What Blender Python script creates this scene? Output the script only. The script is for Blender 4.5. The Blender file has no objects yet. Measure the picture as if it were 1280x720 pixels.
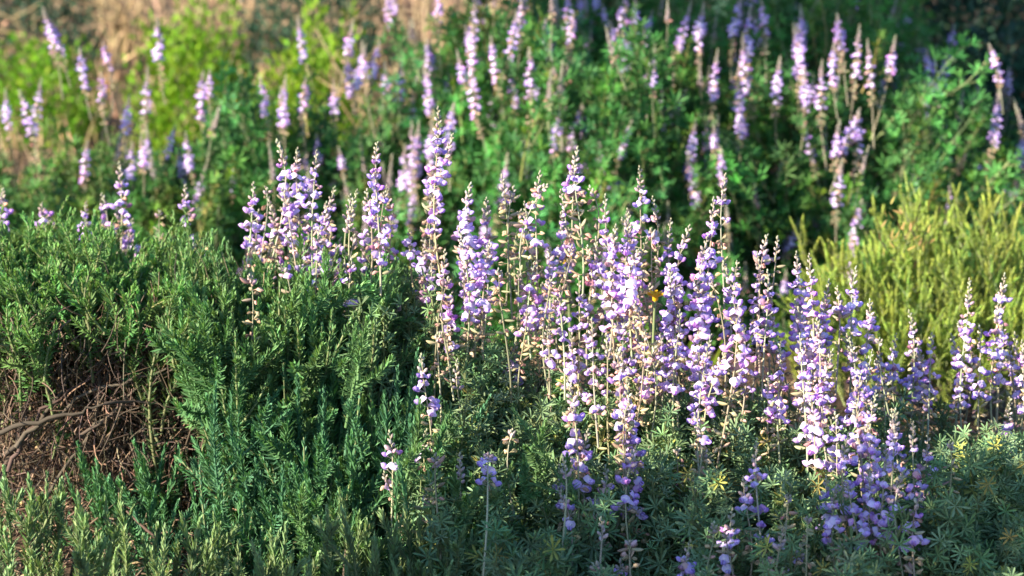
import bpy, math, random
import numpy as np

random.seed(7)
R = np.random.default_rng(11)
S = bpy.context.scene
COL = S.collection
rad = math.radians

# ------------------------------------------------------------------ camera, sky, sun, exposure
PITCH, HFOV, CAMZ = rad(12.5), rad(29.3), 0.90
cd = bpy.data.cameras.new('camera')
cam = bpy.data.objects.new('camera', cd); COL.objects.link(cam)
cam.location = (0, 0, CAMZ)
cam.rotation_euler = (math.pi/2 - PITCH, 0, 0)
cd.sensor_width = 36
cd.lens = 18/math.tan(HFOV/2)
cd.clip_start, cd.clip_end = 0.05, 600
cd.dof.use_dof = True
cd.dof.focus_distance = 2.32
cd.dof.aperture_fstop = 5.6
S.camera = cam

SUN_EL = rad(23)
SUN_XY = (-0.86, -0.51)
W = bpy.data.worlds.new("World"); S.world = W; W.use_nodes = True
nt = W.node_tree; nt.nodes.clear()
sky = nt.nodes.new('ShaderNodeTexSky'); sky.sky_type = 'NISHITA'; sky.sun_disc = False
sky.sun_elevation = SUN_EL
sky.sun_rotation = math.atan2(SUN_XY[0], SUN_XY[1])
sky.ozone_density = 4.0; sky.dust_density = 0.4
bg = nt.nodes.new('ShaderNodeBackground'); bg.inputs['Strength'].default_value = 0.095
ow = nt.nodes.new('ShaderNodeOutputWorld')
nt.links.new(sky.outputs[0], bg.inputs[0]); nt.links.new(bg.outputs[0], ow.inputs[0])
sl = bpy.data.lights.new('sun', 'SUN'); sl.energy = 5.0; sl.angle = rad(0.5); sl.color = (1.0, 0.86, 0.66)
so = bpy.data.objects.new('sun', sl); COL.objects.link(so)
sd = np.array([SUN_XY[0], SUN_XY[1], 0.0]); sd /= np.linalg.norm(sd)
sd = np.array([sd[0]*math.cos(SUN_EL), sd[1]*math.cos(SUN_EL), math.sin(SUN_EL)])
from mathutils import Vector, Matrix
so.rotation_euler = Vector(sd).to_track_quat('Z', 'Y').to_euler()
so.location = (-6, -3, 6)
S.view_settings.view_transform = 'Standard'
S.view_settings.look = 'None'
S.view_settings.exposure = 1.7
S.view_settings.gamma = 1
S.cycles.max_bounces = 8
S.cycles.transparent_max_bounces = 4

# ------------------------------------------------------------------ helpers
TH = math.tan(HFOV/2)
def at(px, py, Y):
    """point of the place that the photograph's pixel shows, at Y metres in front of the viewer"""
    nx = (px-640)/640*TH; nz = (360-py)/640*TH
    d = np.array([nx, math.cos(PITCH)+nz*math.sin(PITCH), -math.sin(PITCH)+nz*math.cos(PITCH)])
    return np.array([0, 0, CAMZ]) + d*(Y/d[1])

def smooth(a, b, x):
    t = np.clip((x-a)/(b-a), 0, 1); return t*t*(3-2*t)

def ground_z(x, y):
    x = np.asarray(x, float); y = np.asarray(y, float)
    z = -0.12*smooth(2.8, 4.2, y) + 0.055*np.clip(y-6, 0, None) + 0.0009*np.clip(y-9, 0, 80)**2
    z = z + 0.018*np.sin(2.3*x+1.1)*np.cos(1.9*y) + 0.008*np.sin(7.1*x-0.4)*np.sin(6.3*y+0.8)
    z = z + 0.20*np.exp(-((x+0.62)**2/0.30+(y-2.9)**2/0.14))
    return z

def norm(a): return a/np.maximum(np.linalg.norm(a, axis=-1, keepdims=True), 1e-9)

class T:
    """a small shape to repeat: vertices, quads, tint per vertex, material slot per quad"""
    def __init__(s, v, f, c=None, m=None):
        s.v = np.asarray(v, float); s.f = np.asarray(f, int)
        s.c = np.ones((len(s.v), 3)) if c is None else np.asarray(c, float)
        s.m = np.zeros(len(s.f), int) if m is None else np.asarray(m, int)
def join(*ts):
    v, f, c, m, n = [], [], [], [], 0
    for t in ts:
        v.append(t.v); f.append(t.f+n); c.append(t.c); m.append(t.m); n += len(t.v)
    return T(np.concatenate(v), np.concatenate(f), np.concatenate(c), np.concatenate(m))
def moved(t, M=None, loc=(0, 0, 0), tint=None, slot=None):
    v = t.v if M is None else t.v@np.asarray(M).T
    return T(v+np.asarray(loc), t.f, t.c if tint is None else t.c*np.asarray(tint), t.m if slot is None else np.full(len(t.f), slot))
def repeat(t, M, loc, tint):
    M = np.asarray(M); N = len(M); n = len(t.v)
    v = np.einsum('nij,vj->nvi', M, t.v) + np.asarray(loc)[:, None, :]
    c = t.c[None]*np.asarray(tint)[:, None, :]
    f = t.f[None] + (np.arange(N)*n)[:, None, None]
    return T(v.reshape(-1, 3), f.reshape(-1, 4), c.reshape(-1, 3), np.tile(t.m, N))
def frames(z, roll):
    """rotation matrices whose third column is z, turned about it by roll"""
    z = norm(np.asarray(z, float)); a = np.where(np.abs(z[:, 2:3]) > 0.95, np.array([[1., 0, 0]]), np.array([[0., 0, 1]]))
    x = norm(np.cross(a, z)); y = np.cross(z, x)
    cr, sr = np.cos(roll)[:, None], np.sin(roll)[:, None]
    return np.stack([x*cr+y*sr, y*cr-x*sr, z], axis=-1)
def tube(P, r, k=5, tint=1.0, slot=0):
    P = np.asarray(P, float); n = len(P); r = np.broadcast_to(np.asarray(r, float), (n,))
    d = norm(np.gradient(P, axis=0)); a = np.array([0.31, 0.95, 0.05])
    x = norm(np.cross(d, a)); y = np.cross(d, x)
    an = np.arange(k)/k*2*math.pi
    v = P[:, None]+r[:, None, None]*(x[:, None]*np.cos(an)[None, :, None]+y[:, None]*np.sin(an)[None, :, None])
    f = [[i*k+j, i*k+(j+1) % k, (i+1)*k+(j+1) % k, (i+1)*k+j] for i in range(n-1) for j in range(k)]
    return T(v.reshape(-1, 3), f, np.full((n*k, 3), tint) if np.isscalar(tint) else np.tile(tint, (n*k, 1)), np.full(len(f), slot))
def curve(a, b, bend=0.0, n=8, dirn=None):
    a, b = np.asarray(a, float), np.asarray(b, float); t = np.linspace(0, 1, n)[:, None]
    L = np.linalg.norm(b-a)
    w = norm(R.normal(size=3)*[1, 1, 0.3]) if dirn is None else np.asarray(dirn, float)
    return a+(b-a)*t + w*(bend*L)*np.sin(t*math.pi)
def sheet(fn, nu, nv):
    u, v = np.meshgrid(np.linspace(0, 1, nu+1), np.linspace(0, 1, nv+1), indexing='ij')
    p = np.stack(fn(u, v), axis=-1).reshape(-1, 3)
    f = [[i*(nv+1)+j, (i+1)*(nv+1)+j, (i+1)*(nv+1)+j+1, i*(nv+1)+j+1] for i in range(nu) for j in range(nv)]
    return T(p, f), u.reshape(-1), v.reshape(-1)

def make_mesh(name, t, mats):
    me = bpy.data.meshes.new(name)
    nv, nf = len(t.v), len(t.f)
    me.vertices.add(nv); me.vertices.foreach_set('co', t.v.astype(np.float32).ravel())
    me.loops.add(nf*4); me.loops.foreach_set('vertex_index', t.f.astype(np.int32).ravel())
    me.polygons.add(nf); me.polygons.foreach_set('loop_start', np.arange(0, nf*4, 4, dtype=np.int32))
    me.polygons.foreach_set('material_index', t.m.astype(np.int32))
    me.polygons.foreach_set('use_smooth', np.ones(nf, bool))
    at_ = me.attributes.new('tint', 'FLOAT_COLOR', 'POINT')
    at_.data.foreach_set('color', np.concatenate([t.c, np.ones((nv, 1))], axis=1).astype(np.float32).ravel())
    for m in mats: me.materials.append(m)
    me.update(calc_edges=True)
    return me
def link(name, data, parent=None, M=None, loc=None):
    o = bpy.data.objects.new(name, data); COL.objects.link(o)
    o.parent = parent
    if M is not None:
        X = Matrix([[*M[i], 0 if loc is None else loc[i]] for i in range(3)]+[[0, 0, 0, 1]]); o.matrix_local = X
    elif loc is not None: o.location = loc
    return o
def thing(name, label, cat, loc, group=None):
    o = link(name, None, None, None, [float(q) for q in loc]); o.empty_display_size = 0.05
    return tag(o, label, cat, group)
def tag(o, label, cat, group=None):
    o['label'] = label; o['category'] = cat
    if group: o['group'] = group
    return o
def setting(o, kind='structure'):
    o['kind'] = kind; return o

# ------------------------------------------------------------------ materials
def plant_mat(name, rgb, rough=0.6, trans=0.25, vary=0.18, trgb=None, spec=0.3, hue=0.02):
    m = bpy.data.materials.new(name); m.use_nodes = True; n = m.node_tree.nodes; L = m.node_tree.links; n.clear()
    out = n.new('ShaderNodeOutputMaterial')
    a = n.new('ShaderNodeAttribute'); a.attribute_name = 'tint'
    mul = n.new('ShaderNodeMix'); mul.data_type = 'RGBA'; mul.blend_type = 'MULTIPLY'; mul.inputs[0].default_value = 1
    mul.inputs[6].default_value = (*rgb, 1); L.new(a.outputs['Color'], mul.inputs[7])
    oi = n.new('ShaderNodeObjectInfo')
    nz = n.new('ShaderNodeTexNoise'); nz.inputs['Scale'].default_value = 9; nz.inputs['Detail'].default_value = 3
    geo = n.new('ShaderNodeNewGeometry'); L.new(geo.outputs['Position'], nz.inputs['Vector'])
    mr = n.new('ShaderNodeMapRange'); mr.inputs[1].default_value = 0.25; mr.inputs[2].default_value = 0.75
    mr.inputs[3].default_value = 1-vary; mr.inputs[4].default_value = 1+vary; L.new(nz.outputs[0], mr.inputs[0])
    mh = n.new('ShaderNodeMapRange'); mh.inputs[3].default_value = 0.5-hue; mh.inputs[4].default_value = 0.5+hue; L.new(oi.outputs['Random'], mh.inputs[0])
    hs = n.new('ShaderNodeHueSaturation'); L.new(mul.outputs[2], hs.inputs['Color']); L.new(mr.outputs[0], hs.inputs['Value']); L.new(mh.outputs[0], hs.inputs['Hue'])
    p = n.new('ShaderNodeBsdfPrincipled'); p.inputs['Roughness'].default_value = rough; p.inputs['Specular IOR Level'].default_value = spec
    L.new(hs.outputs[0], p.inputs['Base Color'])
    if trans > 0:
        tr = n.new('ShaderNodeBsdfTranslucent'); mx = n.new('ShaderNodeMixShader'); mx.inputs[0].default_value = trans
        if trgb:
            tm = n.new('ShaderNodeMix'); tm.data_type = 'RGBA'; tm.blend_type = 'MULTIPLY'; tm.inputs[0].default_value = 1
            L.new(hs.outputs[0], tm.inputs[6]); tm.inputs[7].default_value = (*trgb, 1); L.new(tm.outputs[2], tr.inputs[0])
        else: L.new(hs.outputs[0], tr.inputs[0])
        L.new(p.outputs[0], mx.inputs[1]); L.new(tr.outputs[0], mx.inputs[2]); L.new(mx.outputs[0], out.inputs[0])
    else: L.new(p.outputs[0], out.inputs[0])
    return m
TG = (1.25, 1.2, 0.5)
M_LUP = plant_mat('silver_lupine_leaf', (0.175, 0.28, 0.14), 0.5, 0.22, 0.2, TG, 0.14)
M_LUPB = plant_mat('green_lupine_leaf', (0.075, 0.21, 0.062), 0.5, 0.25, 0.3, TG, 0.14)
M_SAGE = plant_mat('fresh_sage_leaf', (0.125, 0.26, 0.085), 0.55, 0.25, 0.22, TG, 0.14)
M_TEAL = plant_mat('blue_green_sage_leaf', (0.085, 0.21, 0.105), 0.55, 0.22, 0.2, TG, 0.14)
M_MID = plant_mat('grey_green_sage_leaf', (0.12, 0.235, 0.095), 0.55, 0.22, 0.2, TG, 0.14)
M_PALE = plant_mat('pale_sage_leaf', (0.18, 0.27, 0.13), 0.55, 0.22, 0.2, TG, 0.14)
M_YEL = plant_mat('yellow_green_leaf', (0.29, 0.40, 0.09), 0.55, 0.25, 0.2, TG, 0.14)
M_LIME = plant_mat('lime_leaf', (0.15, 0.27, 0.02), 0.5, 0.3, 0.4, TG, 0.14)
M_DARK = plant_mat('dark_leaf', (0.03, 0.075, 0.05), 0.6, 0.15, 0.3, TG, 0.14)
M_PET = plant_mat('lilac_petal', (0.66, 0.56, 0.81), 0.55, 0.25, 0.06, (1.05, 0.92, 1.08), 0.25, 0.015)
M_POD = plant_mat('dry_tan_pod', (0.50, 0.39, 0.26), 0.7, 0.2, 0.15, None, 0.2, 0.01)
M_BUD = plant_mat('silky_bud', (0.36, 0.36, 0.26), 0.5, 0.1, 0.15, None, 0.4, 0.02)
M_STK = plant_mat('pale_stalk', (0.30, 0.30, 0.20), 0.6, 0.0, 0.15, None, 0.3, 0.02)
M_GST = plant_mat('green_stem', (0.16, 0.20, 0.09), 0.6, 0.0, 0.15, None, 0.3, 0.02)
M_BARK = plant_mat('grey_brown_bark', (0.095, 0.073, 0.06), 0.85, 0.0, 0.35, None, 0.15, 0.01)
M_TWIG = plant_mat('dead_twig', (0.21, 0.145, 0.105), 0.85, 0.0, 0.35, None, 0.15, 0.01)
M_DRY = plant_mat('dry_straw', (0.38, 0.28, 0.17), 0.8, 0.1, 0.3, None, 0.15, 0.01)
M_GOLD = plant_mat('golden_petal', (0.80, 0.46, 0.02), 0.5, 0.25, 0.1, None, 0.3, 0.0)
M_RUST = plant_mat('rust_leaf', (0.26, 0.19, 0.06), 0.6, 0.25, 0.2, None, 0.3, 0.0)

def soil_mat():
    m = bpy.data.materials.new('brown_soil'); m.use_nodes = True; n = m.node_tree.nodes; L = m.node_tree.links
    p = n['Principled BSDF']; p.inputs['Roughness'].default_value = 0.95; p.inputs['Specular IOR Level'].default_value = 0.1
    geo = n.new('ShaderNodeNewGeometry')
    a = n.new('ShaderNodeTexNoise'); a.inputs['Scale'].default_value = 3; a.inputs['Detail'].default_value = 8; L.new(geo.outputs['Position'], a.inputs['Vector'])
    r = n.new('ShaderNodeValToRGB'); r.color_ramp.elements[0].position = 0.3; r.color_ramp.elements[0].color = (0.055, 0.036, 0.025, 1)
    r.color_ramp.elements[1].position = 0.75; r.color_ramp.elements[1].color = (0.15, 0.105, 0.075, 1)
    L.new(a.outputs[0], r.inputs[0]); L.new(r.outputs[0], p.inputs['Base Color'])
    b = n.new('ShaderNodeTexNoise'); b.inputs['Scale'].default_value = 90; b.inputs['Detail'].default_value = 6; L.new(geo.outputs['Position'], b.inputs['Vector'])
    bp = n.new('ShaderNodeBump'); bp.inputs['Strength'].default_value = 0.7; bp.inputs['Distance'].default_value = 0.012
    L.new(b.outputs[0], bp.inputs['Height']); L.new(bp.outputs[0], p.inputs['Normal'])
    return m
M_SOIL = soil_mat()

# ------------------------------------------------------------------ ground
def build_ground():
    xs = np.concatenate([np.linspace(-140, -4, 30), np.linspace(-3.9, 3.9, 120), np.linspace(4, 140, 30)])
    ys = np.concatenate([np.linspace(-60, 0, 16), np.linspace(0.1, 8, 130), np.linspace(8.2, 160, 60)])
    X, Y = np.meshgrid(xs, ys, indexing='ij'); Z = ground_z(X, np.clip(Y, -20, None))
    v = np.stack([X, Y, Z], axis=-1).reshape(-1, 3); ny = len(ys)
    i, j = np.meshgrid(np.arange(len(xs)-1), np.arange(ny-1), indexing='ij'); q = (i*ny+j).ravel()
    f = np.stack([q, q+ny, q+ny+1, q+1], axis=1)
    setting(link('ground', make_mesh('ground', T(v, f), [M_SOIL])))
build_ground()

# ------------------------------------------------------------------ small shapes
def jit(n, s=0.15, hue=0.05):
    b = 1+R.normal(0, s, (n, 1)); return np.clip(b*(1+R.normal(0, hue, (n, 3))), 0.3, 1.9)

NEEDLE = T([[-.35, 0, 0], [.35, 0, 0], [-.5, .02, .5], [.5, .02, .5], [-.08, -.06, 1], [.08, -.06, 1]], [[0, 1, 3, 2], [2, 3, 5, 4]])
# a needle along +Z with a crease, width 1
NEEDLEF = T([[-.3, 0, 0], [0, -.12, 0], [.3, 0, 0], [-.5, .05, .45], [0, -.2, .45], [.5, .05, .45], [-.34, 0, .8], [0, -.16, .8], [.34, 0, .8], [-.05, -.1, 1], [0, -.13, 1], [.05, -.1, 1]],
            [[0, 1, 4, 3], [1, 2, 5, 4], [3, 4, 7, 6], [4, 5, 8, 7], [6, 7, 10, 9], [7, 8, 11, 10]])

def shoot(L, n_leaf, leaf, width, fine=True, tuft=0.0, slots=(0, 1), bend=0.12, spread=1.0, tips=1.25):
    """one upright shoot along +Z, clothed in narrow leaves; slot 0 leaf, slot 1 stem"""
    P = curve([0, 0, 0], [R.normal(0, .04)*L, R.normal(0, .04)*L, L], bend*R.uniform(.3, 1), 8)
    t = np.sort(R.uniform(0.06, 1, n_leaf)**0.9); n = n_leaf
    seg = t*7; i = np.minimum(seg.astype(int), 6); fr = (seg-i)[:, None]
    loc = P[i]*(1-fr)+P[i+1]*fr; ax = norm(P[i+1]-P[i])
    ph = np.arange(n)*2.399+R.normal(0, .4, n)
    side = norm(np.stack([np.cos(ph), np.sin(ph), np.zeros(n)], 1))
    ang = (rad(62)*(1-t)**0.7+rad(14))*spread*(1+R.normal(0, .22, n))
    d = ax*np.cos(ang)[:, None]+side*np.sin(ang)[:, None]
    F = frames(d, np.zeros(n))
    # face the blade towards the shoot's axis
    y = norm(np.cross(d, np.cross(side, ax))); x = np.cross(y, d)
    F = np.stack([x, y, d], axis=-1)
    ln = leaf*(0.55+0.9*np.sin(np.clip(t*1.15+.12, 0, 1.25)*2.1)**1.0*0.6)*(1+R.normal(0, .18, n))
    ln = np.clip(ln*np.where(t > .85, 1-(t-.85)*2.6, 1), leaf*.3, None)
    F = F*np.stack([width*(1+R.normal(0, .12, n)), width*np.ones(n), ln], axis=-1)[:, None, :]
    tint = jit(n, .16, .05)*np.where(t > .8, tips, 1.0)[:, None]
    parts = [moved(repeat(NEEDLEF if fine else NEEDLE, F, loc, tint), slot=slots[0]),
             tube(P, np.linspace(width*.9, width*.4, 8), 4, 1.0, slots[1])]
    return join(*parts)

def branchy(L, k, n_leaf, leaf, width, fine=True, **kw):
    """a shoot that carries k shorter side shoots"""
    ts = [shoot(L, n_leaf, leaf, width, fine, **kw)]
    for i in range(k):
        h = R.uniform(.1, .62)*L; l2 = min(L*R.uniform(.3, .55), L-h)
        s = shoot(l2, int(n_leaf*l2/L*1.1)+8, leaf*.9, width, fine, **kw)
        ph = R.uniform(0, 6.28); an = rad(R.uniform(18, 42))
        d = np.array([[math.cos(ph)*math.sin(an), math.sin(ph)*math.sin(an), math.cos(an)]])
        ts.append(moved(s, frames(d, np.zeros(1))[0], [0, 0, h]))
    return join(*ts)

def leaflet(fine):
    t = np.array([0, .32, .68, .9, 1.0]) if fine else np.array([0, .6, 1.0])
    w = np.array([.06, .30, .5, .36, .04]) if fine else np.array([.12, .5, .06])
    v, f = [], []
    for a, b in zip(t, w):
        up = .10*a*a
        v += [[-b, a, up+.22*b], [0, a, up-.02], [b, a, up+.22*b]]
    for i in range(len(t)-1):
        for j in (0, 1): f.append([i*3+j, i*3+j+1, i*3+j+4, i*3+j+3])
    return np.array(v), np.array(f)
def palmate(fine, nl=7):
    """a palmate lupine leaf at the origin, opening towards +Z, leaflets 1 long"""
    v, f = leaflet(fine); ts = []
    cup = R.uniform(.25, .8)
    for k in range(nl):
        a = (k+.5)/nl*2*math.pi*R.uniform(.9, 1.0)+R.normal(0, .08); l = R.uniform(.8, 1.1); e = cup+R.normal(0, .15)
        q = v*[.175, l, .6]
        q = np.stack([q[:, 0], q[:, 1]*math.cos(e)-q[:, 2]*math.sin(e), q[:, 1]*math.sin(e)+q[:, 2]*math.cos(e)], 1)
        q = np.stack([q[:, 0]*math.cos(a)-q[:, 1]*math.sin(a), q[:, 0]*math.sin(a)+q[:, 1]*math.cos(a), q[:, 2]], 1)
        ts.append(T(q, f, np.full((len(q), 3), R.uniform(.88, 1.12))))
    return join(*ts)
PALM = [palmate(True, n) for n in (7, 7, 8, 6)]
PALMB = [palmate(False, n) for n in (7, 6, 8)]

def leafy_stem(L, n, size, fine=True):
    """lupine stem along +Z with palmate leaves on petioles; slot 0 leaf, slot 1 stem"""
    P = curve([0, 0, 0], [R.normal(0, .06)*L, R.normal(0, .06)*L, L], .1*R.uniform(.2, 1), 8)
    ts = [tube(P, np.linspace(.0022, .0012, 8), 4, 1.0, 1)]
    for k in range(n):
        t = (k+.6)/n; t = t**.8; i = min(int(t*7), 6); base = P[i]+(P[i+1]-P[i])*(t*7-i)
        ph = k*2.4+R.normal(0, .3); el = rad(R.uniform(15, 50)+30*t)
        d = np.array([math.cos(ph)*math.cos(el), math.sin(ph)*math.cos(el), math.sin(el)])
        pl = size*R.uniform(.8, 1.5)*(1.1-.5*t)
        tip = base+d*pl
        ts.append(tube(np.array([base, (base+tip)/2+[0, 0, -.05*pl], tip]), .0007, 3, 1.0, 1))
        nz = norm(np.array([[d[0]*.7, d[1]*.7, .8]])+R.normal(0, .25, (1, 3)))
        F = frames(nz, R.uniform(0, 6.28, 1))[0]*(size*R.uniform(.65, 1.4)*(1-.25*t))
        pm = (PALM if fine else PALMB)[R.integers(3)]
        ts.append(moved(pm, F, tip, jit(1, .18, .06)[0]*([2.0, 1.25, .7] if R.random() < .05 else [1, 1, 1]), 0))
    return join(*ts)

# --- lupine blossom, 1 long, opening along +X with +Z up
def build_floret(nu=5, nv=3):
    ts = []
    def banner(u, v):
        y = (u-.5)*2; w = .60*np.sin(np.clip(v*1.02+.13, 0, 1.15)*2.35)**.7
        return (.34+.06*np.sin(v*3)-.42*y*y*v-.16*v*v, y*w, -.02+.88*v-.16*y*y*v)
    s, u, v = sheet(banner, 6, 4)
    cen = np.exp(-((u-.5)/.16)**2)*np.exp(-((v-.45)/.25)**2)
    s.c = np.array([1.08, 1.05, 1.04])[None]*(1-cen[:, None])+np.array([1.35, 1.5, 1.15])[None]*cen[:, None]
    ts.append(s)
    for sg in (-1, 1):
        def wing(u, v, sg=sg):
            a = (v-.5)*math.pi*.94; prof = np.sin(np.clip(u*.94+.06, 0, 1)*math.pi)**.6
            return (.12+.86*u+.04*np.cos(a), sg*(.035+.19*prof*np.cos(a)+.10*u*prof), .04+.14*u-.22*(u-.5)**2+.29*prof*np.sin(a))
        s, u, v = sheet(wing, nu, nv+1)
        s.c = np.array([.80, .68, .95])[None]*(1+.5*(v-.5))[:, None]*(1-.22*np.clip(u-.7, 0, 1)*2)[:, None]
        ts.append(s)
    pet = join(*ts)
    cal = tube([[-.62, 0, -.12], [-.05, 0, -.02], [.10, 0, .03], [.28, 0, .06]], [.035, .045, .15, .12], 5, 1.0, 1)
    return join(moved(pet, slot=0), cal)
FLORET = build_floret()
def build_bud():
    t = tube([[0, 0, 0], [0, 0, .25], [0, 0, .6], [.05, 0, .92], [.07, 0, 1.0]], [.08, .26, .30, .14, .02], 6)
    return t
BUD = build_bud()
def build_pod():
    s, u, v = sheet(lambda u, v: (u+.0*v, .10*np.sin(np.pi*np.clip(u*.96+.04, 0, 1))**.5*np.cos(v*2*np.pi), .26*u*u+.20*np.sin(np.pi*np.clip(u*.95+.04, 0, 1))**.6*np.sin(v*2*np.pi)), 6, 6)
    return s
POD = build_pod()
def build_husk():
    ts = []
    for sg in (-1, 1):
        s, u, v = sheet(lambda u, v, sg=sg: (.1+.8*u, sg*(.04+.22*np.sin(u*3)*np.cos((v-.5)*2.6)+.08*u*np.sin(9*v)), -.05-.28*u*u+.30*np.sin(u*2.9+.1)*np.sin((v-.5)*2.6)), 4, 4)
        s.c = s.c*(1+.25*np.sin(u*5+v*7))[:, None]; ts.append(s)
    ts.append(tube([[-.35, 0, .05], [0, 0, 0], [.15, 0, 0]], [.03, .04, .10], 4))
    return join(*ts)
HUSK = build_husk()

def whorl_frames(ax, ph, elev, roll_s=.15):
    """matrices that turn +X outward at azimuth ph about the axis, raised by elev, with +Z towards the tip"""
    ax = norm(ax); ref = np.where(np.abs(ax[:, 2:3]) > .9, np.array([[1., 0, 0]]), np.array([[0., 0, 1]]))
    e1 = norm(np.cross(ax, ref)); e2 = np.cross(ax, e1)
    out = e1*np.cos(ph)[:, None]+e2*np.sin(ph)[:, None]
    x = norm(out*np.cos(elev)[:, None]+ax*np.sin(elev)[:, None])
    z0 = norm(ax*np.cos(elev)[:, None]-out*np.sin(elev)[:, None]); y0 = np.cross(z0, x)
    r = R.normal(0, roll_s, len(ph)); c, s = np.cos(r)[:, None], np.sin(r)[:, None]
    y = y0*c+z0*s; z = np.cross(x, y)
    return np.stack([x, y, z], axis=-1)

def spike_shapes(P, f_bud, f_open, f_pod, size=.0102, dens=1.0, sparse=.85, pale=.5):
    """shapes along the stalk curve P (base first): the stalk, open blossoms, buds, dried pods.
    fractions are measured from the tip: buds down to f_bud, blossoms to f_open, pods to f_pod"""
    P = np.asarray(P); seg = np.linalg.norm(np.diff(P, axis=0), axis=1); cum = np.concatenate([[0], np.cumsum(seg)]); L = cum[-1]
    def pos(f):
        s = (1-np.asarray(f))*L
        p = np.stack([np.interp(s, cum, P[:, i]) for i in range(3)], 1)
        q = np.stack([np.interp(np.clip(s+.004, 0, L), cum, P[:, i])-np.interp(np.clip(s-.004, 0, L), cum, P[:, i]) for i in range(3)], 1)
        return p, norm(q)
    stalk = tube(P, np.interp(cum/L, [0, .5, 1], [.0014, .0011, .0006]), 5, jit(1, .12, .06)[0])
    res = {'stalk': stalk}
    # buds
    nb = max(6, int(f_bud*L/.0023*dens)); f = np.linspace(.002, f_bud, nb); p, ax = pos(f)
    k = f/max(f_bud, 1e-6); ph = np.arange(nb)*2.4+R.normal(0, .2, nb)
    M = whorl_frames(ax, ph, rad(68)-rad(35)*k)
    M = M[:, :, [2, 1, 0]]*np.array([1, -1, 1])     # bud length along the outward direction
    sz = size*(.38+.42*k)*(1+R.normal(0, .1, nb))
    tint = np.array([[.85, .9, .85]])*(1-k[:, None])+np.array([[1.15, .85, 1.35]])*k[:, None]
    res['bud'] = repeat(BUD, M*sz[:, None, None], p+M[:, :, 2]*.0015, tint*jit(nb, .15, .05))
    # blossoms in whorls
    f0, gap = f_bud, .0125/L/dens
    rings = np.arange(f_bud+gap*.4, f_open, gap)
    F, PH, K, SC, HF, HP = [], [], [], [], [], []
    for i, r in enumerate(rings):
        kk = (r-f_bud)/max(f_open-f_bud, 1e-6); m = max(1, round(R.uniform(4.5, 7.5)*sparse))
        o = R.uniform(0, 6.28)
        for j in range(m):
            if R.random() < .22: continue
            if R.random() < .05+.38*kk: HF.append(r); HP.append(R.uniform(0, 6.28)); continue
            F.append(r+R.normal(0, .16)*gap); PH.append(o+j/m*6.283+R.normal(0, .22)); K.append(kk); SC.append(size*(.72+.38*min(1, kk*3.5))*R.uniform(.88, 1.12))
    if F:
        F, PH, K, SC = map(np.array, (F, PH, K, SC)); p, ax = pos(np.clip(F, 0, 1)); n = len(F)
        M = whorl_frames(ax, PH, rad(48)-rad(36)*np.clip(K*2.2, 0, 1)+R.normal(0, .18, n), .3)
        w = np.clip(R.normal(pale, .28, n), 0, 1)[:, None]
        tint = np.array([[.68, .60, .85]])*(1-w)+np.array([[1.12, 1.15, 1.10]])*w
        pk = (R.random(n) < .12)[:, None]; tint = np.where(pk, tint*[1.1, .8, .97], tint); tint = np.where(R.random((n, 1)) < .06, tint*[.85, .72, .45], tint)*jit(n, .07, .02)
        res['blossom'] = repeat(FLORET, M*SC[:, None, None], p+M[:, :, 0]*SC[:, None]*.60, tint)
    # husks and pods
    rings = np.arange(f_open, f_pod, gap*1.05); F, PH = HF, HP
    for r in rings:
        m = int(R.integers(3, 7)*min(1, sparse+.2)); o = R.uniform(0, 6.28)
        for j in range(m): F.append(r+R.normal(0, .2)*gap); PH.append(o+j/max(m, 1)*6.28+R.normal(0, .3))
    if F:
        F, PH = np.array(F), np.array(PH); p, ax = pos(np.clip(F, 0, 1)); n = len(F)
        M = whorl_frames(ax, PH, rad(5)+R.normal(0, .35, n), .5); sc = size*R.uniform(.65, 1.05, n); isp = R.random(n) < .35
        tint = jit(n, .18, .06)*np.where(R.random(n)[:, None] < .25, [[1.1, .85, 1.1]], [[1, 1, 1]])
        out = []
        if (~isp).any(): q = ~isp; out.append(repeat(HUSK, M[q]*sc[q][:, None, None], p[q]+M[q][:, :, 0]*sc[q][:, None]*.35, tint[q]))
        if isp.any(): q = isp; out.append(repeat(POD, M[q]*(sc[q]*1.35)[:, None, None], p[q]+M[q][:, :, 0]*.002, tint[q]*[.8, .95, .9]))
        res['dried_blossoms'] = join(*out)
    return res
SPMAT = {'blossom': lambda: [M_PET, M_BUD], 'bud': lambda: [M_BUD], 'dried_blossoms': lambda: [M_POD]}
def add_spike(root, P, f_bud, f_open, f_pod, **kw):
    """a flower spike of the lupine root: its stalk, with blossoms, buds and pods on it"""
    P = np.array(P, float); base = P[0].copy(); t = np.linspace(0, 1, len(P))[:, None]
    P += (R.normal(0, .035, 3)*[1, 1, 0])*np.linalg.norm(P[-1]-P[0])*t**3*(1-t)*6
    kw.setdefault('sparse', R.uniform(.42, .78)); kw.setdefault('pale', R.uniform(.45, .85)); kw.setdefault('dens', R.uniform(.8, 1.05))
    kw.setdefault('size', .0096*R.uniform(.88, 1.12))
    sh = spike_shapes(P-base, f_bud, f_open, f_pod, **kw)
    o = link('flower_spike', make_mesh('flower_spike', sh['stalk'], [M_STK]), root, None, [float(q) for q in base-np.array(root.location)])
    for k in ('blossom', 'bud', 'dried_blossoms'):
        if k in sh: link(k, make_mesh(k, sh[k], SPMAT[k]()), o)
    return o

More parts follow.
